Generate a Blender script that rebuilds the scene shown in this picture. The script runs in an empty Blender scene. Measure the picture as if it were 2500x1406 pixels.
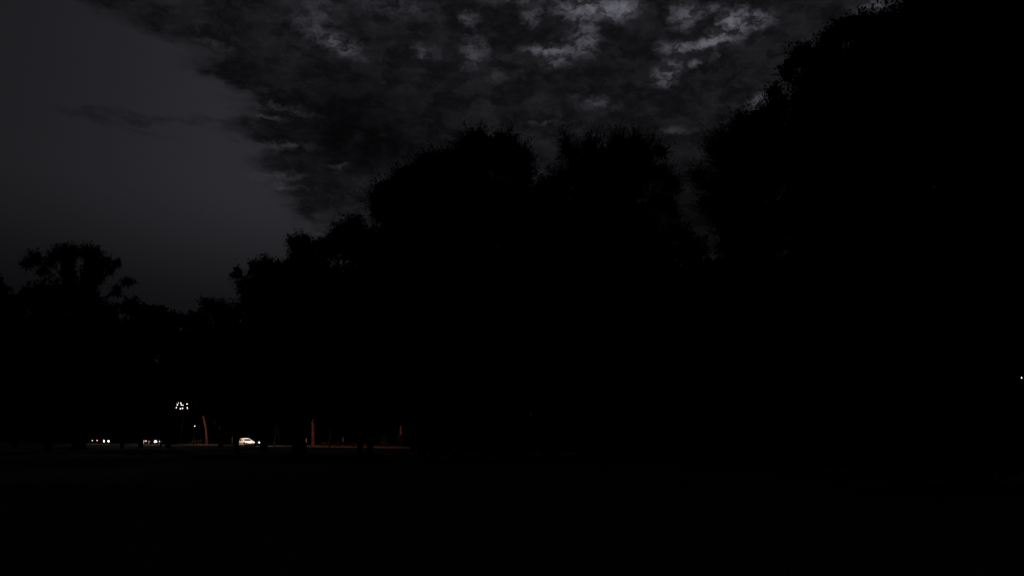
import bpy, math, random
import numpy as np
from mathutils import Vector, Matrix

R = math.radians
scene = bpy.context.scene
col = scene.collection

# ---------------------------------------------------------------- camera
F, CX, CY = 1960.0, 1250.0, 703.0          # focal length and centre in photo pixels
PITCH = math.atan(365.0 / F)               # horizon lies 365 photo pixels below the centre
CAMH = 1.6
cam_d = bpy.data.cameras.new('camera'); cam = bpy.data.objects.new('camera', cam_d); col.objects.link(cam)
cam.location = (0, 0, CAMH); cam.rotation_euler = (R(90) + PITCH, 0, 0)
cam_d.sensor_width = 36; cam_d.lens = 36 * F / 2500; cam_d.clip_start = 0.1; cam_d.clip_end = 4000
scene.camera = cam
scene.view_settings.view_transform = 'Standard'; scene.view_settings.look = 'None'
scene.view_settings.exposure = 0; scene.view_settings.gamma = 1

def ray(px, py):
    x = (px - CX) / F; y = (CY - py) / F
    return Vector((x, math.cos(PITCH) - y * math.sin(PITCH), math.sin(PITCH) + y * math.cos(PITCH)))
def P(px, py, Y):                          # the point of the place seen at a photo pixel, Y metres ahead
    d = ray(px, py); t = Y / d.y
    return Vector((d.x * t, Y, CAMH + d.z * t))
def X_at(px, Y): return (px - CX) / F * Y / math.cos(PITCH) * 0.985   # ground-level x for a photo column

# ---------------------------------------------------------------- world: overcast night sky
W = bpy.data.worlds.new("World"); scene.world = W; W.use_nodes = True
nt = W.node_tree; N = nt.nodes; L = nt.links; N.clear()
def nd(t, **k):
    n = N.new(t)
    for a, b in k.items(): setattr(n, a, b)
    return n
def put(sock, v):
    if isinstance(v, bpy.types.NodeSocket): L.new(v, sock)
    else: sock.default_value = v
def ma(op, a, b=0.0, c=0.0, clamp=False):
    n = nd('ShaderNodeMath', operation=op, use_clamp=clamp)
    put(n.inputs[0], a); put(n.inputs[1], b); put(n.inputs[2], c)
    return n.outputs[0]
def mrange(v, a, b, c=0.0, d=1.0, smooth=True):
    n = nd('ShaderNodeMapRange', interpolation_type='SMOOTHSTEP' if smooth else 'LINEAR')
    put(n.inputs['Value'], v)
    for k, x in (('From Min', a), ('From Max', b), ('To Min', c), ('To Max', d)): put(n.inputs[k], x)
    return n.outputs['Result']
tc = nd('ShaderNodeTexCoord')
sep = nd('ShaderNodeSeparateXYZ'); L.new(tc.outputs['Generated'], sep.inputs[0])
az = ma('MULTIPLY', ma('ARCTAN2', sep.outputs[0], sep.outputs[1]), 180 / math.pi)
el = ma('MULTIPLY', ma('ARCSINE', sep.outputs[2]), 180 / math.pi)
cmb = nd('ShaderNodeCombineXYZ'); L.new(az, cmb.inputs[0]); L.new(el, cmb.inputs[1])
def noise(vec, scale, detail=6, rough=0.55, offs=(0, 0, 0), stretch=(1, 1, 1), out='Fac'):
    m = nd('ShaderNodeMapping'); L.new(vec, m.inputs[0]); m.inputs['Location'].default_value = offs; m.inputs['Scale'].default_value = stretch
    n = nd('ShaderNodeTexNoise'); L.new(m.outputs[0], n.inputs['Vector'])
    n.inputs['Scale'].default_value = scale; n.inputs['Detail'].default_value = detail; n.inputs['Roughness'].default_value = rough
    return n.outputs[out]
def vadd(a, b, s):
    n1 = nd('ShaderNodeVectorMath', operation='SUBTRACT'); L.new(b, n1.inputs[0]); n1.inputs[1].default_value = (.5, .5, .5)
    n2 = nd('ShaderNodeVectorMath', operation='MULTIPLY'); L.new(n1.outputs[0], n2.inputs[0]); n2.inputs[1].default_value = s
    n3 = nd('ShaderNodeVectorMath', operation='ADD'); L.new(a, n3.inputs[0]); L.new(n2.outputs[0], n3.inputs[1])
    return n3.outputs[0]
base = cmb.outputs[0]
warp = vadd(base, noise(base, 0.30, 2, .5, (3, 8, 1), out='Color'), (1.6, 1.1, 0))
warp = vadd(warp, noise(base, .85, 6, .60, (13, 5, 1), (.8, 1.7, 1), out='Color'), (3.4, 1.5, 0))
wfine = vadd(base, noise(base, 1.3, 6, .6, (3, 15, 1), (1, 1.4, 1), out='Color'), (1.5, .9, 0))
def azel(px, py):
    d = ray(px, py).normalized()
    return math.degrees(math.atan2(d.x, d.y)), math.degrees(math.asin(d.z))
def blobs(lst, vec):
    tot = None
    for cx, cy, rx, ry, amp, rot in lst:
        a, e = azel(cx, cy); a1, e1 = azel(cx + rx, cy); a2, e2 = azel(cx, cy - ry)
        m = nd('ShaderNodeMapping', vector_type='TEXTURE'); L.new(vec, m.inputs[0])
        m.inputs['Location'].default_value = (a, e, 0); m.inputs['Rotation'].default_value = (0, 0, R(rot))
        m.inputs['Scale'].default_value = (max(abs(a1 - a), .1), max(abs(e2 - e), .1), 1)
        l = nd('ShaderNodeVectorMath', operation='LENGTH'); L.new(m.outputs[0], l.inputs[0])
        v = mrange(l.outputs['Value'], 0.0, 1.65, amp, 0)
        tot = v if tot is None else ma('ADD', tot, v)
    return tot
DARK = [(330, 20, 190, 50, 1, -8), (620, 90, 200, 90, 1, -20), (900, 150, 300, 170, 1, 0), (640, 205, 170, 32, .9, -6), (860, 300, 210, 90, 1.2, 0),
        (690, 335, 150, 22, .7, 0), (760, 405, 150, 36, .8, 0), (790, 475, 130, 40, .8, 0), (830, 530, 110, 34, .9, 0), (290, 283, 130, 14, .54, 2),
        (310, 312, 200, 12, .36, -3), (480, 292, 150, 12, .42, 2), (1350, 320, 520, 190, 1, 0), (1500, 90, 700, 170, 1, 0), (2050, 150, 500, 260, 1, 0),
        (1000, 440, 230, 130, .8, 0), (1700, 480, 320, 260, 1, 0)]
BRIGHT = [(1450, 22, 95, 24, .85, 0), (1520, 28, 38, 24, .5, 10), (1425, 92, 34, 44, .62, 20), (1300, 45, 24, 22, .42, 0), (1345, 124, 62, 13, .75, -4),
          (1362, 152, 34, 14, .4, 0), (1140, 48, 24, 18, .35, 0), (1040, 128, 30, 18, .30, 0), (1155, 130, 30, 40, .32, 0), (825, 108, 66, 22, .42, -14),
          (770, 40, 60, 46, .16, 0), (1672, 38, 36, 36, .5, 0), (1735, 26, 26, 14, .4, 0), (1790, 62, 48, 34, 1.0, 15), (1860, 48, 34, 22, .6, 0), (1722, 106, 66, 11, .85, 6),
          (1640, 118, 46, 15, .42, -10), (1628, 182, 32, 26, .7, 20), (1696, 156, 12, 12, .5, 0), (1742, 132, 12, 16, .35, -20), (1856, 254, 36, 18, .9, 12), (1450, 252, 56, 16, .22, -10),
          (1655, 318, 36, 8, .22, -8), (1330, 300, 46, 7, .16, 0), (830, 408, 26, 8, .18, 0), (690, 430, 62, 10, .17, 6), (700, 458, 40, 8, .15, 0), (2150, 12, 60, 26, .35, 0),
          (960, 18, 90, 26, .14, 0), (1212, 190, 20, 24, .10, 0), (690, 266, 76, 11, .18, -5), (660, 288, 50, 6, .14, 0), (700, 356, 66, 11, .17, 0), (520, 108, 40, 8, .12, -8), (1350, 0, 160, 14, .25, 0)]
n_mid = noise(wfine, 0.42, 8, .56, (1, 4, 2), (.8, 1.7, 1))
n_fine = noise(wfine, 1.5, 8, .62, (7, 2, 5), (.85, 1.45, 1))
cover = mrange(blobs(DARK, warp), .08, .80, 0, 1)
cover = ma('MULTIPLY', cover, mrange(n_mid, .2, .5, .82, 1.0))
glow = ma('MULTIPLY', blobs(BRIGHT, wfine), mrange(n_fine, .36, .62, .12, 1.5))
# clear part: darker towards the horizon and the far left
clear = mrange(el, 7.6, 17.5, .0052, .0200)
clear = ma('MULTIPLY', clear, mrange(az, -36, -16, .66, 1.22))
DEEP = [(850, 295, 230, 110, .85, 0), (900, 380, 190, 60, .5, 0), (780, 440, 90, 40, .3, 0), (560, 170, 70, 40, .4, 0), (1690, 580, 300, 220, .9, 0), (330, 30, 150, 50, .3, -8), (1500, 200, 200, 60, .2, 0)]
deck = ma('ADD', mrange(n_mid, .38, .62, .0036, .0104), mrange(n_fine, .44, .72, 0, .0052))
deck = ma('MULTIPLY', deck, mrange(blobs(DEEP, warp), 0, 1, 1.0, .26, smooth=False))
mixv = ma('ADD', ma('MULTIPLY', clear, ma('SUBTRACT', 1.0, cover)), ma('MULTIPLY', deck, cover))
lum = ma('ADD', mixv, ma('MULTIPLY', glow, .082))
above = mrange(sep.outputs[2], -.02, .02, 0, 1)
above = ma('MULTIPLY', above, mrange(el, 36, 60, 1, .18))                 # sky overhead and behind, out of view, dimmed to keep the ground black
above = ma('MULTIPLY', above, mrange(ma('ABSOLUTE', az), 45, 85, 1, .15))
lum = ma('MULTIPLY', lum, above)
tint = nd('ShaderNodeMix', data_type='RGBA'); tint.inputs['Factor'].default_value = .02
tint.inputs['A'].default_value = (.95, .935, 1.12, 1)
skyt = nd('ShaderNodeTexSky', sky_type='NISHITA', sun_disc=False, sun_elevation=R(4), sun_rotation=R(25))
L.new(skyt.outputs[0], tint.inputs['B'])
bg = nd('ShaderNodeBackground'); out = nd('ShaderNodeOutputWorld')
L.new(tint.outputs['Result'], bg.inputs['Color']); L.new(lum, bg.inputs['Strength']); L.new(bg.outputs[0], out.inputs[0])
W.cycles.sampling_method = 'MANUAL'; W.cycles.sample_map_resolution = 512

# faint moonlight behind the clouds
sd = bpy.data.lights.new('moon', 'SUN'); so = bpy.data.objects.new('moon', sd); col.objects.link(so)
sd.energy = 0.0008; sd.angle = R(15); sd.color = (.85, .9, 1)
so.rotation_euler = (R(50), 0, R(180 - 25))

# ---------------------------------------------------------------- materials
def mat(name, colr, rough=.8, var=0.0, scale=4.0, metal=0.0, bump=0.0, emit=None, estr=0.0):
    m = bpy.data.materials.new(name); m.use_nodes = True
    t = m.node_tree; b = t.nodes['Principled BSDF']
    b.inputs['Base Color'].default_value = (*colr, 1); b.inputs['Roughness'].default_value = rough; b.inputs['Metallic'].default_value = metal
    if var or bump:
        c = t.nodes.new('ShaderNodeTexCoord'); n = t.nodes.new('ShaderNodeTexNoise'); n.inputs['Scale'].default_value = scale; n.inputs['Detail'].default_value = 8
        t.links.new(c.outputs['Object'], n.inputs['Vector'])
        if var:
            r = t.nodes.new('ShaderNodeValToRGB')
            r.color_ramp.elements[0].position = .32; r.color_ramp.elements[1].position = .68
            r.color_ramp.elements[0].color = (*[x * (1 - var) for x in colr], 1); r.color_ramp.elements[1].color = (*[min(1, x * (1 + var)) for x in colr], 1)
            t.links.new(n.outputs['Fac'], r.inputs[0]); t.links.new(r.outputs[0], b.inputs['Base Color'])
        if bump:
            u = t.nodes.new('ShaderNodeBump'); u.inputs['Strength'].default_value = bump
            t.links.new(n.outputs['Fac'], u.inputs['Height']); t.links.new(u.outputs[0], b.inputs['Normal'])
    if emit:
        b.inputs['Emission Color'].default_value = (*emit, 1); b.inputs['Emission Strength'].default_value = estr
    return m
M = dict(
    field=mat('field_grass', (.024, .032, .013), .95, .5, 1.2, bump=.5),
    asphalt=mat('asphalt', (.05, .05, .05), .85, .3, 9, bump=.2),
    kerb=mat('kerb_stone', (.07, .07, .06), .95, .4, 6),
    paint=mat('road_paint', (.75, .75, .72), .7, .2, 8),
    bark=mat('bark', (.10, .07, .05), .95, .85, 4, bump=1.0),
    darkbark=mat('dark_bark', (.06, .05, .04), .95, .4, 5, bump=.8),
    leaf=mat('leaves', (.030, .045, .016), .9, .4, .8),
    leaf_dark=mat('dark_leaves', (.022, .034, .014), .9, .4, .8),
    blade=mat('grass_blades', (.07, .09, .03), .9, .4, 1.5),
    steel=mat('galvanised_steel', (.28, .28, .28), .5, .15, 5, metal=.8),
    black=mat('black_plastic', (.02, .02, .02), .6, .2, 8),
    rubber=mat('tyre_rubber', (.02, .02, .02), .9, .2, 9),
    rim=mat('alloy', (.5, .5, .5), .35, .1, 9, metal=.9),
    glass=mat('dark_glass', (.012, .013, .015), .15, .1, 3),
    white=mat('white_car_paint', (.78, .77, .74), .35, .06, 2),
    grey=mat('grey_car_paint', (.09, .09, .10), .35, .1, 2),
    blackpaint=mat('black_car_paint', (.01, .01, .012), .4, .1, 2),
    red=mat('dull_red_car_paint', (.12, .02, .02), .35, .1, 2),
    plate=mat('number_plate', (.6, .6, .55), .5, .05, 8),
    head=mat('headlight_glow', (.9, .9, .9), .3, emit=(1, .97, .92), estr=14),
    headdim=mat('dim_headlight_glow', (.9, .9, .9), .3, emit=(1, .95, .9), estr=5),
    tail=mat('tail_light_glow', (.5, .05, .04), .3, emit=(1, .42, .36), estr=2.6),
    flood=mat('flood_lens_glow', (.9, .9, .9), .3, emit=(1, .90, .82), estr=3.2),
    sodium=mat('sodium_lens_glow', (.9, .8, .6), .3, emit=(1, .60, .34), estr=5),
    amber=mat('lamp_globe_glow', (.9, .9, .8), .3, emit=(1, .95, .85), estr=3.5),
    post_paint=mat('dark_post_paint', (.05, .052, .05), .6, .15, 5),
    sign=mat('sign_face', (.45, .47, .45), .6, .1, 8),
)

# ---------------------------------------------------------------- mesh helpers
def link(name, me, m=None, parent=None, mats=None):
    o = bpy.data.objects.new(name, me); col.objects.link(o)
    for x in (mats or ([m] if m else [])): me.materials.append(x)
    if parent: o.parent = parent
    return o
def np_mesh(name, V, Fq, nper, mi=None):
    me = bpy.data.meshes.new(name)
    V = np.asarray(V, np.float32); Fq = np.asarray(Fq, np.int32).reshape(-1); nf = len(Fq) // nper
    me.vertices.add(len(V)); me.vertices.foreach_set('co', V.reshape(-1))
    me.loops.add(len(Fq)); me.loops.foreach_set('vertex_index', Fq)
    me.polygons.add(nf); me.polygons.foreach_set('loop_start', np.arange(nf, dtype=np.int32) * nper)
    try: me.polygons.foreach_set('loop_total', np.full(nf, nper, np.int32))
    except Exception: pass
    if mi is not None: me.polygons.foreach_set('material_index', np.asarray(mi, np.int32))
    me.update(); me.validate()
    return me
class MB:
    def __init__(s): s.v = []; s.f = []
    def box(s, x0, x1, y0, y1, z0, z1, taper=(0, 0)):
        i = len(s.v); tx, ty = taper
        s.v += [(x0, y0, z0), (x1, y0, z0), (x1, y1, z0), (x0, y1, z0), (x0 + tx, y0 + ty, z1), (x1 - tx, y0 + ty, z1), (x1 - tx, y1 - ty, z1), (x0 + tx, y1 - ty, z1)]
        s.f += [tuple(i + k for k in q) for q in ((3, 2, 1, 0), (4, 5, 6, 7), (0, 1, 5, 4), (1, 2, 6, 5), (2, 3, 7, 6), (3, 0, 4, 7))]
        return s
    def tube(s, pts, rads, n=7, cap=True):
        pts = [Vector(p) for p in pts]; rings = []
        for k, p in enumerate(pts):
            d = (pts[min(k + 1, len(pts) - 1)] - pts[max(k - 1, 0)]).normalized()
            a = d.cross(Vector((0, 0, 1)) if abs(d.z) < .95 else Vector((0, 1, 0))).normalized(); b = d.cross(a)
            i = len(s.v); rings.append(i)
            for j in range(n):
                t = 2 * math.pi * j / n
                s.v.append(tuple(p + (a * math.cos(t) + b * math.sin(t)) * rads[k]))
        for k in range(len(rings) - 1):
            for j in range(n):
                j2 = (j + 1) % n
                s.f.append((rings[k] + j, rings[k] + j2, rings[k + 1] + j2, rings[k + 1] + j))
        if cap:
            s.f.append(tuple(rings[0] + j for j in reversed(range(n)))); s.f.append(tuple(rings[-1] + j for j in range(n)))
        return s
    def prism(s, prof, y0, y1, inset=None):      # a side profile in x,z extruded across y; inset(z) narrows it
        i = len(s.v); n = len(prof); g = inset or (lambda x, z: 0)
        for (x, z) in prof: s.v.append((x, y0 + g(x, z), z))
        for (x, z) in prof: s.v.append((x, y1 - g(x, z), z))
        s.f.append(tuple(i + k for k in range(n))); s.f.append(tuple(i + n + k for k in reversed(range(n))))
        for k in range(n):
            k2 = (k + 1) % n; s.f.append((i + k2, i + k, i + n + k, i + n + k2))
        return s
    def build(s, name, m, parent=None, smooth=False, bevel=0):
        me = bpy.data.meshes.new(name); me.from_pydata(s.v, [], s.f); me.update()
        o = link(name, me, m, parent)
        if smooth:
            for p in me.polygons: p.use_smooth = True
        if bevel:
            b = o.modifiers.new('bevel', 'BEVEL'); b.width = bevel; b.segments = 2; b.limit_method = 'ANGLE'
        return o
def thing(name, label, cat, loc=(0, 0, 0), rz=0, group=None):
    o = bpy.data.objects.new(name, None); col.objects.link(o); o.empty_display_size = .3
    o.location = loc; o.rotation_euler = (0, 0, rz); o['label'] = label; o['category'] = cat
    if group: o['group'] = group
    return o
def copy_tree(o, loc, rz=0, scale=1, label=None, parent=None, group=None):
    c = o.copy(); col.objects.link(c)
    if parent is None:
        c.location = loc; c.rotation_euler = (0, 0, rz); c.scale = (scale,) * 3
        if label: c['label'] = label
        if group: c['group'] = group
    else: c.parent = parent
    for ch in list(o.children): copy_tree(ch, None, parent=c)
    return c

# ---------------------------------------------------------------- ground, road
RA = Vector((-119, 232)); U = Vector((67, -72)).normalized(); NR = Vector((U.y, -U.x))   # road line, NR points to the camera side
def road_pt(s, off=0): return RA + U * s + NR * off
def road_Y(px): k = (px - CX) / F * 1.0; return (232 + U.y / U.x * 119) / (1 - U.y / U.x * k)
def on_road(px, off=0):                    # the spot beside the road (off metres towards the camera) in a photo column
    d = Vector(((px - CX) / F / math.cos(PITCH) * .967, 1.0))
    A = RA + NR * off; den = d.x * U.y - d.y * U.x
    t = (A.x * U.y - A.y * U.x) / den
    return Vector((d.x * t, d.y * t))
def strip(name, off0, off1, z0, z1, m, s0=-260, s1=420, n=40, kind=None):
    v = []; f = []
    for k in range(n + 1):
        s = s0 + (s1 - s0) * k / n
        a = road_pt(s, off0); b = road_pt(s, off1)
        i = len(v); v += [(a.x, a.y, z0), (a.x, a.y, z1), (b.x, b.y, z1), (b.x, b.y, z0)]
        if k:
            for q in range(4): f.append((i - 4 + q, i - 4 + (q + 1) % 4, i + (q + 1) % 4, i + q))
    me = bpy.data.meshes.new(name); me.from_pydata(v, [], f); me.update()
    o = link(name, me, m); o['kind'] = 'structure'; return o
rng = np.random.default_rng(5)
def ground_z(x, y):                        # gentle unevenness of the field, flat at the road
    dr = abs((x - RA.x) * NR.x + (y - RA.y) * NR.y)
    w = np.clip((dr - 8) / 30, 0, 1) * np.clip(1 - np.hypot(x, y) / 400, 0, 1)
    off = (x - RA.x) * NR.x + (y - RA.y) * NR.y
    bank = .22 * np.clip((off - 5.5) / 2.5, 0, 1) * np.clip(1 - (off - 9) / 14, 0, 1)
    return bank + w * .10 * (np.sin(x * .13 + 1) * np.cos(y * .11) + .5 * np.sin(x * .31 + y * .27))
gx = np.concatenate([np.linspace(-1500, -260, 6), np.linspace(-250, 200, 151), np.linspace(230, 1500, 6)])
gy = np.concatenate([np.linspace(-600, -30, 5), np.linspace(-20, 300, 108), np.linspace(330, 2000, 6)])
GX, GY = np.meshgrid(gx, gy); GZ = ground_z(GX, GY)
nx, ny = len(gx), len(gy); idx = np.arange(nx * ny).reshape(ny, nx)
gm = np_mesh('field', np.stack([GX, GY, GZ], -1).reshape(-1, 3), np.stack([idx[:-1, :-1], idx[:-1, 1:], idx[1:, 1:], idx[1:, :-1]], -1).reshape(-1), 4)
go = link('ground', gm, M['field']); go['kind'] = 'structure'
strip('road', -4, 4, -.3, .02, M['asphalt'])
strip('kerb', 4.0, 4.15, -.3, .13, M['kerb']); strip('kerb', -4.15, -4.0, -.3, .13, M['kerb'])
mk = MB()
for k in range(-30, 50):
    a = road_pt(k * 6, -.06); b = road_pt(k * 6 + 3, -.06); c = road_pt(k * 6 + 3, .06); d = road_pt(k * 6, .06)
    i = len(mk.v); mk.v += [(p.x, p.y, .024) for p in (a, b, c, d)]; mk.f.append((i, i + 1, i + 2, i + 3))
o = mk.build('road_marking', M['paint']); o['kind'] = 'structure'

# grass: blades in the near field and rough tufts along the verges
def grass(name, xy, h0, h1, w, m, label):
    n = len(xy); a = rng.uniform(0, 2 * math.pi, n); h = rng.uniform(h0, h1, n); z = ground_z(xy[:, 0], xy[:, 1])
    dx = np.cos(a) * w; dy = np.sin(a) * w; lx = rng.normal(0, .35, n) * h; ly = rng.normal(0, .35, n) * h
    V = np.zeros((n, 3, 3)); V[:, 0] = np.stack([xy[:, 0] - dx, xy[:, 1] - dy, z - .01], -1); V[:, 1] = np.stack([xy[:, 0] + dx, xy[:, 1] + dy, z - .01], -1)
    V[:, 2] = np.stack([xy[:, 0] + lx, xy[:, 1] + ly, z + h], -1)
    o = link(name, np_mesh(name, V.reshape(-1, 3), np.arange(n * 3), 3), m)
    o['kind'] = 'stuff'; o['label'] = label; o['category'] = 'grass'
rr = np.sqrt(rng.uniform(2.0 ** 2, 32 ** 2, 90000)); th = rng.uniform(-.75, .75, 90000)
grass('grass', np.stack([np.sin(th) * rr, np.cos(th) * rr], -1), .03, .09, .006, M['blade'], 'short dark mown grass of the open field')
s = rng.uniform(-20, 190, 60000); o_ = -4.4 - rng.gamma(1.6, 1.6, 60000)
keep = np.sin(s * .45) + .7 * np.sin(s * 1.13 + 2) + 1.2 * np.sin(s * 3.1) * np.sin(s * 1.9 + 1) + rng.normal(0, .35, 60000) > 0.1
s = s[keep]; o_ = o_[keep]
grass('rough_grass', np.stack([RA.x + U.x * s + NR.x * o_, RA.y + U.y * s + NR.y * o_], -1), .08, .38, .03, M['blade'], 'rough grass glowing reddish along the far road verge')

# ---------------------------------------------------------------- trees
def leaves_from_clumps(clumps, n, size, sub=24, spread=.42, tall=1.0, core=.22, seed=0, twigs=1.0, wild=0.0, csize=None):
    """clumps: (x,y,z,rx,ry,rz,weight). returns the crown mesh arrays: many leaf-sized faces and fine twigs"""
    g = np.random.default_rng(seed); C = np.array([c[:6] for c in clumps], float); C[:, 3:6] = np.maximum(C[:, 3:6] * .35, C[:, 3:6] * .95 - spread * .8); w = np.array([c[6] * (c[3] * c[4] * c[5]) ** (2 / 3) for c in clumps]); w = w / w.sum()
    ns = max(20, int(n * (1 - core) / sub))
    ci = g.choice(len(C), ns, p=w)
    d = g.normal(size=(ns, 3)); d /= np.linalg.norm(d, axis=1)[:, None]
    lump = 1 + .13 * np.sin(d[:, 0] * 5 + ci) * np.cos(d[:, 2] * 6 + ci * 2) + .07 * np.sin(d[:, 1] * 11 + ci)
    r = g.uniform(0, 1, ns) ** .38 * lump * (1 + wild * np.maximum(0, g.normal(0, 1, ns)) * .35)
    sc = C[ci, :3] + d * r[:, None] * C[ci, 3:6]
    out = d * np.array([1, 1, .6]) + np.array([0, 0, .55]); out /= np.linalg.norm(out, axis=1)[:, None]
    sz = spread * g.uniform(.5, 1.5, ns)
    # leaves strung along a twig that points outward
    si = np.repeat(np.arange(ns), sub); m = len(si)
    t = g.uniform(-.9, 1.5, m)
    p = sc[si] + out[si] * (t * sz[si])[:, None] * tall + g.normal(size=(m, 3)) * (sz[si] * (.46 - .18 * t))[:, None]
    a = g.normal(size=(m, 3)) * .6 + out[si] * (tall - .3); a /= np.linalg.norm(a, axis=1)[:, None]
    b = np.cross(a, g.normal(size=(m, 3))); b /= np.linalg.norm(b, axis=1)[:, None]
    ls = size * g.uniform(.55, 1.35, m)
    # inner leaf clumps
    nc = int(n * core); cj = g.choice(len(C), nc, p=w)
    dd = g.normal(size=(nc, 3)); dd /= np.linalg.norm(dd, axis=1)[:, None]
    pc = C[cj, :3] + dd * (g.uniform(0, 1, nc) ** .5 * .86)[:, None] * C[cj, 3:6]
    ac = g.normal(size=(nc, 3)); ac /= np.linalg.norm(ac, axis=1)[:, None]; bc = np.cross(ac, g.normal(size=(nc, 3))); bc /= np.linalg.norm(bc, axis=1)[:, None]
    p = np.concatenate([p, pc]); a = np.concatenate([a, ac]); b = np.concatenate([b, bc]); ls = np.concatenate([ls, (csize or size * 2.3) * g.uniform(.6, 1.3, nc)])
    k = ls[:, None]
    V = np.stack([p - a * k * .7, p + b * k * .42 - a * k * .05, p + a * k * .8, p - b * k * .42 + a * k * .05], 1)
    mi = np.zeros(len(p), int)
    # twigs: slim blades from inside the clump to past the leaves
    nt_ = int(ns * twigs)
    if nt_:
        q = g.integers(0, ns, nt_); s0 = sc[q] - out[q] * (sz[q] * 2.2)[:, None]; bend = out[q] + g.normal(size=(nt_, 3)) * .25
        s1 = sc[q] + bend * (sz[q] * g.uniform(.7, 2.0, nt_) * tall)[:, None]
        side = np.cross(out[q], g.normal(size=(nt_, 3))); side /= np.linalg.norm(side, axis=1)[:, None]; wv = .022 + .012 * sz[q][:, None]
        T = np.stack([s0 - side * wv, s0 + side * wv, s1 + side * wv * .3, s1 - side * wv * .3], 1)
        V = np.concatenate([V, T]); mi = np.concatenate([mi, np.ones(nt_, int)])
    return V.reshape(-1, 3), mi
def limb_mb(base_r, clumps, h_fork, seed, lean=(0, 0), bend=0.0):
    g = random.Random(seed); mb = MB(); C = [Vector(c[:3]) for c in clumps]
    top = sum(C, Vector()) / len(C); top.z = max(c.z for c in C) * .93
    fork = Vector((lean[0] * h_fork, lean[1] * h_fork, h_fork))
    pts = [Vector((0, 0, -.3)), Vector((0, 0, .35)), Vector((lean[0] * h_fork * .4 + bend, lean[1] * .4 * h_fork, h_fork * .5)), fork]
    mb.tube(pts, [base_r * 1.5, base_r * 1.08, base_r * .88, base_r * .74], 10)
    lead = [fork, fork.lerp(top, .35) + Vector((g.uniform(-.5, .5), g.uniform(-.5, .5), 0)), fork.lerp(top, .7) + Vector((g.uniform(-.6, .6), g.uniform(-.6, .6), 0)), top]
    mb.tube(lead, [base_r * .74, base_r * .5, base_r * .28, .03], 8)
    for c in C:
        t = max(.0, min(.85, (c.z - fork.z) / max(1, top.z - fork.z) * .55 - .05)); seg = t * 3; i = min(2, int(seg)); s0 = lead[i].lerp(lead[i + 1], seg - i)
        if (c - s0).length < .8: continue
        r0 = base_r * .34 * (1 - t * .6); mid = s0.lerp(c, .5) + Vector((g.uniform(-.3, .3), g.uniform(-.3, .3), -.08 * (c - s0).length))
        mb.tube([s0, mid, c + Vector((0, 0, .3))], [r0, r0 * .6, .03], 6)
        for k in range(4):                       # secondary branches
            q = s0.lerp(c, g.uniform(.45, .95)); e = q + Vector((g.uniform(-1, 1), g.uniform(-1, 1), g.uniform(.1, 1))) * (c - s0).length * .17
            mb.tube([q, q.lerp(e, .5) + Vector((0, 0, .15)), e], [r0 * .35, r0 * .22, .012], 5)
    return mb
def make_tree(name, label, loc, clumps, n, size, base_r=.4, h_fork=4, m_leaf='leaf', m_bark='darkbark', seed=0, group=None, lean=(0, 0), bend=0.0, extra=None, **k):
    """clumps in the tree's own metres"""
    t = thing(name, label, 'tree', loc, group=group)
    mb = limb_mb(base_r, clumps, h_fork, seed, lean, bend); mb.build('trunk', M[m_bark], t, smooth=True)
    V, mi = leaves_from_clumps(clumps, n, size, seed=seed, **k)
    me = np_mesh('crown', V, np.arange(len(V)), 4, mi); link('crown', me, parent=t, mats=[M[m_leaf], M[m_bark]])
    return t
def photo_tree(name, label, base_px, Y, cl, n, size, fill=True, low=None, **k):
    """clumps measured in the photo (cx,cy,rx,ry in pixels) given real size and depth at Y metres ahead"""
    bx = P(base_px, 1068, Y).x; out = []; g = random.Random(k.get('seed', 0) + 77)
    for c in cl:
        cx, cy, rx, ry = c[:4]
        q = P(cx, cy, Y); qx = P(cx + rx, cy, Y); qz = P(cx, cy - ry, Y)
        rX = abs(qx.x - q.x); rZ = abs(qz.z - q.z); rY = (rX + rZ) * .5; lat = q.x - bx
        dep = g.uniform(-.4, .4) * rY
        out.append((lat, dep, q.z, rX, rY, rZ, 1.0))
        if fill and abs(lat) > rX * .7:          # the same mass of crown in front of and behind the trunk
            for sg in (-1, 1): out.append((lat * g.uniform(-.25, .35), sg * abs(lat) * g.uniform(.6, .9), q.z * g.uniform(.80, .9), rX * .9, rY * .9, rZ * .8, .55))
    return make_tree(name, label, (bx, Y, float(ground_z(np.float64(bx), np.float64(Y)))), out, n, size, **k)

# --- left group
photo_tree('broadleaf_tree', 'open crowned tree with five ragged branch heads against the left sky', 195, 112,
    [(86, 632, 17, 17), (66, 646, 13, 7), (102, 662, 7, 12), (128, 624, 13, 11), (122, 642, 13, 8), (165, 618, 31, 22), (167, 655, 13, 34), (170, 690, 14, 24), (216, 620, 22, 24), (214, 655, 11, 34), (214, 690, 12, 24),
     (248, 640, 20, 20), (246, 675, 8, 30), (268, 662, 12, 14), (284, 642, 7, 11), (310, 688, 16, 9), (288, 712, 9, 14)], 26000, .17, base_r=.85, h_fork=17, seed=3, wild=.9, spread=.5, core=.12, csize=.4, fill=False, twigs=3.0)
photo_tree('broadleaf_tree', 'dark tree at the left edge of the picture, beside the open crowned tree', -15, 118,
    [(-14, 705, 34, 34), (-70, 740, 60, 50), (30, 745, 50, 34), (-20, 840, 110, 80), (10, 930, 100, 50)], 26000, .34, base_r=.4, h_fork=4, seed=4, wild=.4, spread=.6)
photo_tree('broadleaf_tree', 'flat topped dark tree in front of the open crowned tree', 120, 106,
    [(75, 725, 40, 34), (120, 725, 40, 36), (165, 728, 40, 40), (205, 735, 40, 44), (120, 830, 110, 80), (220, 830, 70, 90), (110, 930, 100, 50)], 46000, .32, base_r=.4, h_fork=4, seed=24, wild=.35, spread=.5)
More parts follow.
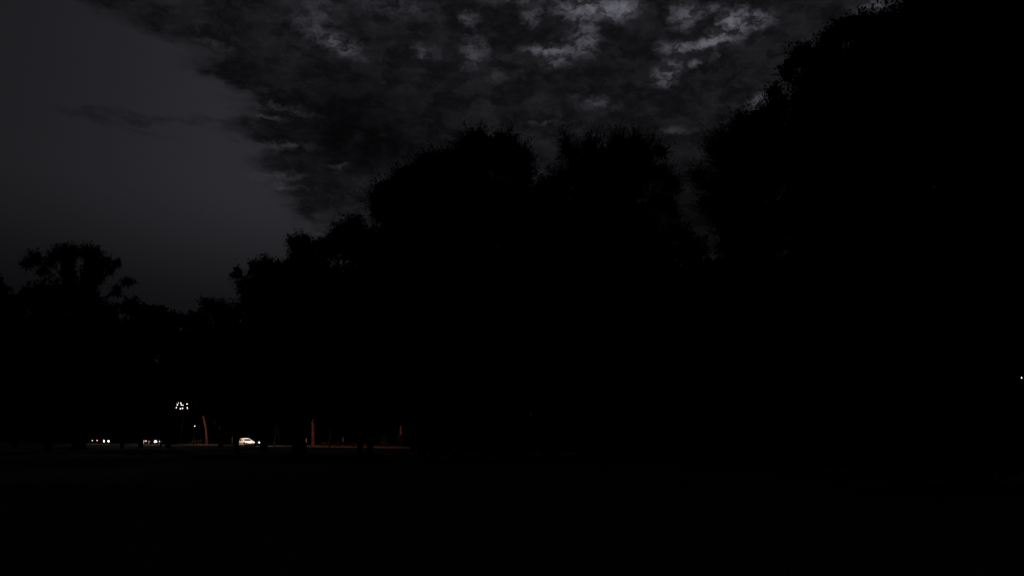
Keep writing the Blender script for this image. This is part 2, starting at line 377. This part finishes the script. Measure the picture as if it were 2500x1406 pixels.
photo_tree('broadleaf_tree', 'rounded low tree under the right branches of the open crowned tree', 345, 128,
    [(322, 752, 28, 24), (262, 775, 34, 34), (370, 768, 45, 28), (340, 840, 75, 70), (300, 900, 60, 50), (395, 800, 34, 34)], 36000, .34, base_r=.35, h_fork=6, seed=5, wild=.25, spread=.5)
photo_tree('broadleaf_tree', 'lowest tree of the skyline, in the dip above the lamp cluster', 412, 134,
    [(432, 785, 40, 22), (480, 782, 34, 26), (450, 850, 66, 60), (480, 905, 50, 36), (425, 900, 50, 40)], 24000, .36, base_r=.4, h_fork=9, seed=6, wild=.25, spread=.6)
photo_tree('bare_twigged_tree', 'thin twiggy tree rising just left of the toothed tree', 540, 126,
    [(515, 752, 24, 18), (550, 768, 44, 28), (535, 850, 60, 70), (560, 930, 50, 50)], 22000, .30, base_r=.35, h_fork=6, seed=7, wild=.9, spread=.8, twigs=3.0, tall=1.4)
photo_tree('broadleaf_tree', 'toothed dark tree with a left spur, half way up the slope of crowns', 645, 98,
    [(582, 668, 13, 22), (596, 700, 20, 24), (618, 715, 36, 40), (628, 655, 22, 22), (652, 655, 26, 30), (682, 668, 24, 26), (655, 700, 50, 40), (700, 700, 26, 30), (650, 780, 70, 90), (610, 900, 60, 90), (690, 900, 60, 90)], 100000, .17, csize=.62, base_r=.45, h_fork=3.2, seed=8, wild=.6, spread=.5)
photo_tree('broadleaf_tree', 'tree with jagged clumps and a wispy tip, left of the great rounded crown', 737, 88,
    [(732, 612, 22, 20), (716, 640, 20, 20), (764, 605, 22, 20), (745, 660, 40, 40), (800, 605, 36, 34), (835, 575, 36, 34), (862, 550, 28, 26), (860, 600, 40, 50), (800, 740, 90, 110), (760, 900, 80, 100), (850, 900, 80, 100), (745, 585, 8, 16)], 130000, .16, csize=.6, base_r=.5, h_fork=2.8, seed=9, wild=.6, spread=.5)
# --- the great rounded crown
photo_tree('willow_tree', 'great rounded tree with a fine fuzzy outline, tallest of the middle group', 1120, 62,
    [(952, 505, 58, 72), (1000, 462, 62, 66), (1052, 418, 48, 58), (1100, 420, 50, 60), (1165, 385, 62, 68), (1225, 383, 60, 66), (1270, 405, 44, 70), (1060, 520, 110, 100), (1000, 600, 100, 110), (1180, 520, 130, 110),
     (1050, 760, 150, 150), (1220, 740, 120, 150), (920, 640, 60, 90), (1120, 900, 170, 110), (960, 860, 90, 120)], 330000, .095, base_r=.55, h_fork=3, seed=10, wild=.05, spread=.30, tall=1.7, twigs=1.2, core=.16, csize=.5)
photo_tree('broadleaf_tree', 'dark tree filling the space below and left of the great rounded crown', 905, 74,
    [(885, 590, 44, 40), (930, 700, 80, 90), (870, 740, 70, 90), (920, 860, 100, 110), (900, 960, 90, 50)], 50000, .22, base_r=.3, h_fork=2.6, seed=11, wild=.3, spread=.5)
# --- middle right
photo_tree('poplar_tree', 'spiky topped tree right of the great rounded crown, thin at its right side', 1490, 66,
    [(1382, 365, 10, 40), (1408, 396, 24, 46), (1440, 386, 26, 52), (1472, 402, 30, 46), (1512, 366, 30, 56), (1550, 385, 34, 54), (1572, 400, 30, 50), (1612, 372, 22, 18), (1378, 440, 30, 28), (1480, 480, 110, 80),
     (1610, 430, 26, 26), (1640, 455, 24, 30), (1610, 500, 34, 30), (1640, 520, 20, 26), (1570, 570, 50, 70), (1620, 590, 30, 40), (1480, 640, 120, 120), (1480, 820, 150, 130), (1340, 500, 50, 50)],
    200000, .095, base_r=.5, h_fork=3, seed=12, wild=.6, spread=.42, tall=1.7, twigs=2.0, core=.16, csize=.45)
photo_tree('broadleaf_tree', 'low dark tree in the notch between the two tall middle trees', 1350, 76,
    [(1345, 478, 60, 48), (1300, 500, 50, 50), (1330, 570, 90, 100), (1270, 620, 80, 90), (1400, 545, 56, 66), (1390, 620, 70, 100), (1330, 760, 100, 130), (1350, 900, 120, 100)], 46000, .22, base_r=.4, h_fork=2.6, seed=13, wild=.5, spread=.5)
photo_tree('broadleaf_tree', 'far tree closing the narrow sky gap below the feathery tree', 1670, 84,
    [(1650, 700, 80, 60), (1680, 610, 46, 60), (1655, 565, 26, 36), (1590, 730, 76, 66), (1625, 650, 56, 56), (1735, 690, 90, 80), (1700, 760, 110, 80), (1600, 680, 60, 60), (1650, 800, 100, 90), (1760, 800, 90, 100), (1700, 920, 130, 80), (1590, 640, 40, 60)], 46000, .24, base_r=.4, h_fork=2.6, seed=14, wild=.6, spread=.55)
photo_tree('feathery_tree', 'feathery tree with layered twigs, standing before the tall right hand tree', 1830, 50,
    [(1745, 362, 24, 20), (1775, 345, 30, 26), (1812, 310, 28, 30), (1848, 292, 32, 28), (1885, 290, 30, 50), (1830, 360, 60, 50), (1770, 395, 40, 26), (1705, 428, 22, 14), (1740, 452, 40, 18), (1840, 440, 50, 60), (1880, 400, 60, 90),
     (1725, 492, 26, 14), (1770, 520, 46, 34), (1860, 560, 90, 90), (1800, 670, 60, 60), (1880, 740, 100, 110), (1850, 880, 120, 90)],
    220000, .075, base_r=.4, h_fork=2.6, seed=15, wild=.6, spread=.36, tall=1.6, twigs=2.2, core=.16, csize=.36)
photo_tree('tall_broadleaf_tree', 'tall leafy tree stepping up at the right, with clear leaf clumps on its left edge', 2090, 38,
    [(1892, 222, 22, 22), (1905, 260, 26, 16), (1928, 172, 24, 30), (1950, 145, 30, 36), (1985, 155, 40, 40), (2030, 110, 36, 50), (2062, 80, 44, 40), (2105, 60, 44, 34), (2160, 62, 44, 36), (2000, 250, 90, 100), (2120, 180, 110, 110),
     (2050, 400, 130, 130), (2180, 320, 110, 130), (1960, 380, 70, 100), (2060, 600, 150, 150), (2060, 800, 160, 140), (2160, 520, 110, 150)], 190000, .11, base_r=.45, h_fork=2.4, seed=16, wild=.3, spread=.28, core=.25, csize=.34)
photo_tree('tall_broadleaf_tree', 'tallest tree, its crown running out of the top right corner', 2360, 30,
    [(2225, 30, 24, 40), (2205, 62, 14, 14), (2260, -40, 60, 60), (2290, 150, 60, 90), (2330, 40, 90, 90), (2440, 20, 80, 90), (2400, 170, 110, 100), (2350, 330, 120, 130), (2480, 340, 100, 130), (2380, 560, 150, 150), (2420, 800, 170, 150), (2250, 640, 90, 140), (2380, -120, 120, 100), (2540, 100, 70, 140), (2540, 620, 70, 150), (2490, 480, 130, 130), (2460, 250, 110, 120)],
    230000, .11, csize=.34, base_r=.5, h_fork=2.2, seed=17, wild=.3, spread=.32, core=.3)

# --- prototypes for the trees that show only as trunks and dark mass
def random_clumps(seed, H, Rr, low, n=9):
    g = random.Random(seed); out = []
    for k in range(n):
        z = low + (H - low) * (k + .7) / n; w = Rr * math.sin(math.pi * min(.93, (z - low) / (H - low) * .8 + .16)); a = k * 2.4
        r = Rr * g.uniform(.42, .6)
        out.append((math.cos(a) * w * .55, math.sin(a) * w * .55, min(z, H - r * .6), r, r, r * .75, 1))
    return out
G_ROW = 'trees along the far road verge'
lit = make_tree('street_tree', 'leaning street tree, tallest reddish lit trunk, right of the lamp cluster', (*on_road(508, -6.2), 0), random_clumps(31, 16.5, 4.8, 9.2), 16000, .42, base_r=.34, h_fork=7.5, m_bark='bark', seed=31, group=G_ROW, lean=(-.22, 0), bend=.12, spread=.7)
for px, off, sc, rz, lab in ((541, -6.6, .5, 1.3, 'small street tree with a short lit trunk, first right of the leaning one'),
                             (684, -7.0, .85, 1.0, 'street tree with a barely lit foot, halfway from white car to upright trunk'),
                             (766, -5.8, .9, 1.5, 'upright street tree, its reddish trunk at the left end of the long lit verge'),
                             (981, -6.5, 1.05, 1.7, 'rightmost lit street tree, thick trunk speckled with light'),
                             (1120, -6.5, 1.0, .4, 'unlit street tree on the far verge behind the great rounded crown'),
                             (1290, -6.5, .95, 5.0, 'unlit street tree on the far verge below the notch of the middle trees')):
    p = on_road(px, off); copy_tree(lit, (p.x, p.y, 0), rz, sc, lab)
G_DARK = 'dark park trees before the road'
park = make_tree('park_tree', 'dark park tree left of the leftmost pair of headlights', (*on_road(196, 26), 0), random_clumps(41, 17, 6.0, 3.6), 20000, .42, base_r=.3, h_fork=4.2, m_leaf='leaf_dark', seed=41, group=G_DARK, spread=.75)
for px, off, sc, rz, lab in ((300, 30, .95, 2, 'dark park tree between the leftmost headlights and the second pair of cars'),
                             (394, 22, .5, 4, 'small dark park tree just right of the brightest headlight'),
                             (580, 34, .8, 1.3, 'dark park tree between the leaning lit trunk and the white car'),
                             (644, 14, .9, 3, 'dark park tree hiding the verge right of the white car'),
                             (722, 36, 1.0, 5, 'dark park tree between the white car and the upright lit trunk'),
                             (880, 30, .9, .6, 'dark park tree before the faintest stretch of lit verge'),
                             (1030, 24, 1.0, 2.8, 'dark park tree just right of the rightmost lit trunk'),
                             (1180, 18, .95, 1.1, 'dark park tree standing behind the great rounded crown'),
                             (1420, 14, .9, 4.4, 'dark park tree standing behind the spiky topped tree'),
                             (1620, 12, .8, 3.9, 'dark park tree standing behind the narrow sky gap'),
                             (1800, 9, .75, 2.2, 'dark park tree standing behind the feathery tree'),
                             (1990, 9, .8, 1.2, 'dark park tree standing behind the left side of the tall leafy tree'),
                             (2190, 9, .8, 5.2, 'dark park tree standing between the two tallest right hand trees'),
                             (2400, 8, .8, 3.2, 'dark park tree standing behind the tallest tree'),
                             (40, 36, 1.0, 3.2, 'dark park tree by the left edge, left of all the headlights'),
                             (120, 30, 1.0, .2, 'dark park tree left of the one beside the leftmost headlights')):
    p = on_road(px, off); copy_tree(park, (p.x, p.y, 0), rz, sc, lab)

# --- bushes at the foot of the right hand trees
def bush(label, px, Y, w, h, n, seed, name='bush', group='bushes under the right hand trees', m='leaf_dark', leaf=.13):
    x = P(px, 1068, Y).x; g = random.Random(seed)
    cl = [(g.uniform(-.6, .6) * w, g.uniform(-.4, .4) * w, h * g.uniform(.35, .62), w * g.uniform(.35, .5), w * .4, h * .4, 1) for k in range(6)]
    t = thing(name, label, 'bush', (x, Y, 0), group=group)
    mb = MB()
    for c in cl:
        mb.tube([(0, 0, -.1), (c[0] * .5, c[1] * .5, c[2] * .5), c[:3]], [.05, .035, .01], 5)
    mb.build('stem', M['darkbark'], t)
    V, mi = leaves_from_clumps(cl, n, leaf, spread=.25, seed=seed, core=.3)
    link('foliage', np_mesh('foliage', V, np.arange(len(V)), 4, mi), parent=t, mats=[M[m], M['darkbark']])
    return t
bush('wide bush at the foot of the great rounded tree', 1130, 60, 6.5, 3.2, 9000, 51)
bush('low bush between the rounded tree and the spiky topped tree', 1320, 62, 6.0, 2.8, 9000, 52)
bush('broad bush at the foot of the spiky topped tree', 1500, 60, 6.5, 3.4, 9000, 53)
bush('bush below the narrow sky gap', 1690, 54, 5.5, 3.0, 9000, 54)
bush('bush at the foot of the feathery tree', 1870, 45, 5, 3.0, 9000, 55)
bush('dense bush at the foot of the tall leafy tree', 2120, 36, 4.5, 2.8, 9000, 56)
bush('bush in the bottom right, at the foot of the tallest tree', 2400, 29, 4.2, 2.6, 9000, 57)
# --- plants caught by the lamp light on the far verge
def verge_bush(label, px, off, w, h, seed, n=900):
    p = on_road(px, off); t = bush(label, 0, 1, w, h, n, seed, name='verge_shrub', group='shrubs on the lit road verge', m='leaf', leaf=.12); t.location = (p.x, p.y, 0); return t
verge_bush('narrow reddish lit shrub right of the leaning trunk', 543, -5.4, .5, 2.0, 61)
verge_bush('low lit shrub at the left foot of the leaning trunk', 482, -5.6, 1.6, 1.2, 62)
verge_bush('faint low shrub between white car and upright lit trunk', 680, -5.5, .8, 1.0, 63)
verge_bush('small lit shrub in the long lit verge, right of the upright trunk', 792, -5.2, .5, .8, 64)
verge_bush('small lit tuft at the right end of the first lit stretch', 826, -5.2, .4, .5, 65)
verge_bush('tiny lit shrub standing alone between the two faint stretches', 867, -5.3, .35, .7, 66)
verge_bush('faint low shrub right of the tiny lone one', 892, -5.3, .5, .5, 67)
verge_bush('cone shaped faint shrub left of the rightmost lit trunk', 937, -5.4, .4, 2.0, 68)
verge_bush('small lit shrub at the foot of the cone shaped one', 944, -5.1, .3, .9, 69)
verge_bush('ivy shrub around the rightmost lit trunk', 978, -5.6, .7, 2.6, 70, 1600)

# --- the far wood: reads as one black mass
wl = [(-420, 330), (-260, 330), (-150, 310), (-60, 235), (10, 165), (60, 112), (100, 62), (125, 10), (130, -60)]
cl = []; g = random.Random(8)
for (a, b) in zip(wl[:-1], wl[1:]):
    a = Vector(a); b = Vector(b); n = int((b - a).length / 4)
    for k in range(n):
        q = a.lerp(b, k / n) + Vector((g.uniform(-4, 4), g.uniform(-4, 4))); h = g.uniform(12, 18) * (1.45 if q.y > 230 else 1.0) * (1.0 if q.x < 60 else 1.25)
        cl += [(q.x, q.y, h * .3, 6.5, 6.5, h * .42, 1), (q.x + g.uniform(-2, 2), q.y, h * .72, 5.4, 5.4, h * .34, 1)]
V, mi = leaves_from_clumps(cl, 260000, .85, sub=20, spread=1.0, seed=5, core=.45, twigs=.4)
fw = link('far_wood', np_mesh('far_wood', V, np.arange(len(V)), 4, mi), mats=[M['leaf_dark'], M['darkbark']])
fw['kind'] = 'stuff'; fw['label'] = 'black mass of woodland beyond the road'; fw['category'] = 'woodland'

# ---------------------------------------------------------------- lamps
def spot(parent_loc, power, colr, direction, size=R(150), blend=.5, rad=.12, name='lamp_light'):
    d = bpy.data.lights.new(name, 'SPOT'); d.energy = power; d.color = colr; d.spot_size = size; d.spot_blend = blend; d.shadow_soft_size = rad
    o = bpy.data.objects.new(name, d); col.objects.link(o); o.location = parent_loc
    o.rotation_euler = Vector(direction).to_track_quat('-Z', 'Y').to_euler(); return o
SOD = (1.0, .34, .21)
def s_of(px, off): return (on_road(px, off) - RA).dot(U)
def street_lamp(label, s_, off, power, h=8.0, arm=2.4, first=None, m='sodium', tilt=.6, cone=118, colr=SOD):
    p = road_pt(s_, off); ang = math.atan2(-NR.y, -NR.x)      # the arm reaches over the road
    if first: t = copy_tree(first, (p.x, p.y, 0), ang, 1, label)
    else:
        t = thing('street_lamp', label, 'street lamp', (p.x, p.y, 0), ang, 'street lamps along the road')
        MB().tube([(0, 0, 0), (0, 0, 1.0), (0, 0, 1.05), (0, 0, h - .5)], [.11, .11, .075, .05], 10).build('pole', M['post_paint'], t, True)
        MB().tube([(0, 0, h - .5), (.25, 0, h - .08), (.8, 0, h + .12), (arm - .3, 0, h + .16)], [.05, .045, .04, .035], 8).build('arm', M['post_paint'], t, True)
        hd = MB().box(arm - .4, arm + .4, -.16, .16, h + .08, h + .26, (.12, .06)).build('lamp_head', M['post_paint'], t, bevel=.03)
        MB().box(arm - .26, arm + .32, -.11, .11, h + .045, h + .078).build('lens', M[m], hd)
    q = Vector((p.x, p.y, 0)) + Vector((math.cos(ang), math.sin(ang), 0)) * arm
    if power: spot((q.x, q.y, h - .05), power, colr, (math.cos(ang) * tilt, math.sin(ang) * tilt, -1), R(cone), .6)
    return t
sl = street_lamp('street lamp hidden in the crowns above the leaning lit trunk', s_of(508, -6.2) + 1.5, 5, 2400)
street_lamp('street lamp right above the brightly lit white car', s_of(602, 1.9) + .6, 5, 8500, first=sl, tilt=.15, cone=62, colr=(1, .72, .55))
street_lamp('street lamp hidden in the crowns above the upright lit trunk', s_of(766, -5.8) + 6, 5, 1900, first=sl)
street_lamp('street lamp hidden in the crowns left of the rightmost lit trunk', s_of(978, -5.6) - 4, 5, 1500, first=sl)

# mast with a cluster of lamps
p = P(443, 1068, 196)
mast = thing('lamp_mast', 'mast with a cluster of small white lamps glimmering above the road at the left', 'lamp mast', (p.x, p.y, 0))
MB().tube([(0, 0, 0), (0, 0, 4), (0, 0, 10.2)], [.16, .12, .08], 10).build('pole', M['post_paint'], mast, True)
for z in (8.9, 9.75, 10.2):
    MB().box(-1.5, 1.75, -.04, .04, z - .24 - .04, z - .24 + .04).build('crossarm', M['post_paint'], mast)
def dot(px, py, r, m='flood'):
    r *= .8
    q = P(px, py, 196) - Vector((p.x, p.y, 0)); x, z = q.x, q.z
    h = MB().tube([(x, .22, z), (x, -.02, z), (x, -.06, z)], [r * .5, r * 1.05, r * 1.05], 10).build('lamp_head', M['post_paint'], mast)
    MB().tube([(x, -.061, z), (x, -.085, z)], [r * .97, r * .8], 12).build('lens', M[m], h)
for a in ((430.5, 984.5, .16), (436, 983, .09), (431, 988.5, .17), (434, 987.6, .12), (430.5, 994, .19), (441.8, 983.2, .12), (442.5, 988, .14), (447, 988.5, .12), (440.8, 997, .16), (446, 996.2, .16), (457, 986, .14), (457, 994.3, .10), (458, 997, .09)): dot(*a)

# small lamp posts
def post_lamp(label, px, py, Y, r, name='path_lamp'):
    q = P(px, py, Y); t = thing(name, label, 'lamp post', (q.x, q.y, 0))
    MB().tube([(0, 0, 0), (0, 0, .6), (0, 0, q.z - r * 1.2)], [.09, .05, .04], 10).build('pole', M['post_paint'], t, True)
    h = MB().tube([(0, 0, q.z + r * .9), (0, 0, q.z + r * 1.5)], [r * 1.5, .03], 12).build('lamp_cap', M['post_paint'], t)
    MB().tube([(0, 0, q.z - r * 1.2), (0, 0, q.z - r * .5), (0, 0, q.z + r * .5), (0, 0, q.z + r * .9)], [r * .5, r, r, r * .8], 12).build('lamp_globe', M['amber'], t, True)
    return t
post_lamp('single small white lamp on a post, left of the leaning lit trunk', 475.5, 1039.5, 178, .075)
post_lamp('tiny white lamp at the right edge of the picture, among the tallest trees', 2494, 922, 24, .013)

# sign post and bollard-like posts caught in the light
def sign_post(label, px, off, h):
    p = on_road(px, off); t = thing('sign_post', label, 'sign post', (p.x, p.y, 0), group='thin posts on the verge')
    MB().tube([(0, 0, 0), (0, 0, h)], [.035, .035], 8).build('post', M['post_paint'], t)
    MB().box(-.12, .12, -.045, -.037, h - .75, h - .05).build('sign_panel', M['sign'], t, bevel=.002); return t
sign_post('thin dim sign post above the single headlight right of the white car', 637, 4.6, 2.35)
sign_post('thin post just left of the upright lit trunk', 748, -4.7, 1.5)
sign_post('thin lit post near the right end of the second lit stretch of verge', 838, -4.7, 1.7)

# ---------------------------------------------------------------- cars (front towards +x)
def make_car(label, paint, head, tail, group, hr=1.0):
    t = thing('car', label, 'car', group=group)
    prof = [(-2.02, .34), (-2.1, .55), (-2.06, .86), (-1.85, .96), (.75, .98), (1.55, .86), (1.98, .70), (2.08, .5), (2.04, .30),
            (1.62, .24), (1.60, .42), (1.46, .60), (1.25, .66), (1.04, .60), (.90, .42), (.88, .22), (-.88, .22), (-.90, .42), (-1.04, .60), (-1.25, .66), (-1.46, .60), (-1.60, .42), (-1.62, .24)]
    ins = lambda x, z: .03 + .09 * max(0, abs(x) - 1.3) + (.06 if z > .9 else 0)
    MB().prism(prof, -.88, .88, ins).build('body', M[paint], t, bevel=.035)
    gi = lambda x, z: .09 + (z - .95) * .34
    MB().prism([(-1.86, .965), (-1.50, 1.36), (-.15, 1.42), (.9, .985)], -.84, .84, gi).build('window_glass', M['glass'], t, bevel=.02)
    MB().prism([(-1.56, 1.355), (-1.46, 1.43), (-.7, 1.475), (-.12, 1.455), (.06, 1.40), (-.15, 1.405)], -.82, .82, gi).build('roof', M[paint], t, bevel=.02)
    for sy in (-1, 1):
        for a, b in (((.92, .98), (-.10, 1.42)), ((-.42, .97), (-.5, 1.42)), ((-1.86, .96), (-1.5, 1.37))):
            y0 = sy * (.845 - gi(0, a[1])); y1 = sy * (.845 - gi(0, b[1]))
            MB().tube([(a[0], y0, a[1]), (b[0], y1, b[1])], [.045, .035], 6).build('pillar', M[paint], t)
        MB().box(.62, .80, min(sy * .84, sy * 1.0), max(sy * .84, sy * 1.0), .98, 1.10, (.03, .02)).build('mirror', M[paint], t, bevel=.02)
        MB().box(-.35, -.15, min(sy * .862, sy * .885), max(sy * .862, sy * .885), .80, .83).build('door_handle', M['black'], t)
        for wx in (-1.25, 1.25):
            w = MB().tube([(wx, sy * .66, .32), (wx, sy * .68, .32), (wx, sy * .84, .32), (wx, sy * .86, .32)], [.27, .32, .32, .28], 20).build('wheel', M['rubber'], t)
            MB().tube([(wx, sy * .862, .32), (wx, sy * .875, .32)], [.2, .17], 14).build('rim', M['rim'], w)
        q = MB().tube([(1.9, sy * .58, .66), (2.03, sy * .58, .65), (2.075, sy * .58, .64)], [.14 * hr, .115 * hr, .07 * hr], 12).build('headlight', M[head], t, True)
        MB().box(-2.125, -2.03, min(sy * .52, sy * .78), max(sy * .52, sy * .78), .70, .88).build('tail_light', M[tail], t, bevel=.02)
    MB().box(2.07, 2.11, -.5, .5, .33, .52).build('grille', M['black'], t, bevel=.01)
    MB().box(2.112, 2.125, -.25, .25, .36, .47).build('number_plate', M['plate'], t)
    MB().box(-2.13, -2.11, -.25, .25, .60, .71).build('number_plate', M['plate'], t)
    MB().box(-1.95, 1.95, -.76, .76, .18, .23).build('underbody', M['black'], t)
    return t
ANG = math.atan2(U.y, U.x)
GC = 'cars on the road at the left'
def place(t, px, off, rz, ds=0):
    p = on_road(px, off) + U * ds; t.location = (p.x, p.y, .02); t.rotation_euler = (0, 0, rz); return p
glass_tail = mat('unlit_tail_lens', (.25, .02, .02), .3, .05, 9); M['tail_off'] = glass_tail
M['head_off'] = mat('unlit_headlight_lens', (.6, .6, .62), .2, .05, 9)
car_w = make_car('pale car lit brightly from above, roof and bonnet glowing, at the verge', 'white', 'head_off', 'tail_off', GC)
place(car_w, 602, 1.9, ANG - R(6))
def lights(p, rz, power=1500, colr=(1, .82, .65)):
    d = Vector((math.cos(rz), math.sin(rz))); n = Vector((-d.y, d.x))
    for sy in (-1, 1):
        q = p + d * 2.2 + n * .58 * sy
        spot((q.x, q.y, .66), power, colr, (d.x, d.y, -.03), R(70), .8, .08, 'headlight_beam')
cA = make_car('dark car coming on with two close bright headlights, leftmost pair', 'grey', 'head', 'tail_off', GC, 1.35); pA = place(cA, 255, 1.9, ANG)
cB = make_car('dark car coming on with the brightest single round headlight showing', 'grey', 'head', 'tail_off', GC, 1.9); pB = place(cB, 380, 1.9, ANG)
cC = make_car('leftmost car, driving away, its tail lights a pinkish smudge', 'red', 'head_off', 'tail', GC); pC = place(cC, 227, -1.9, ANG + math.pi)
cD = make_car('car driving away with pinkish tail lights, left of the brightest headlight', 'red', 'head_off', 'tail', GC); pD = place(cD, 357, -1.9, ANG + math.pi)
cE = make_car('dark car with one small white headlight right of the pale lit car', 'blackpaint', 'headdim', 'tail_off', GC); pE = place(cE, 616, -1.9, ANG)
for p_ in (pA, pB): lights(p_, ANG)
lights(pE, ANG, 300)
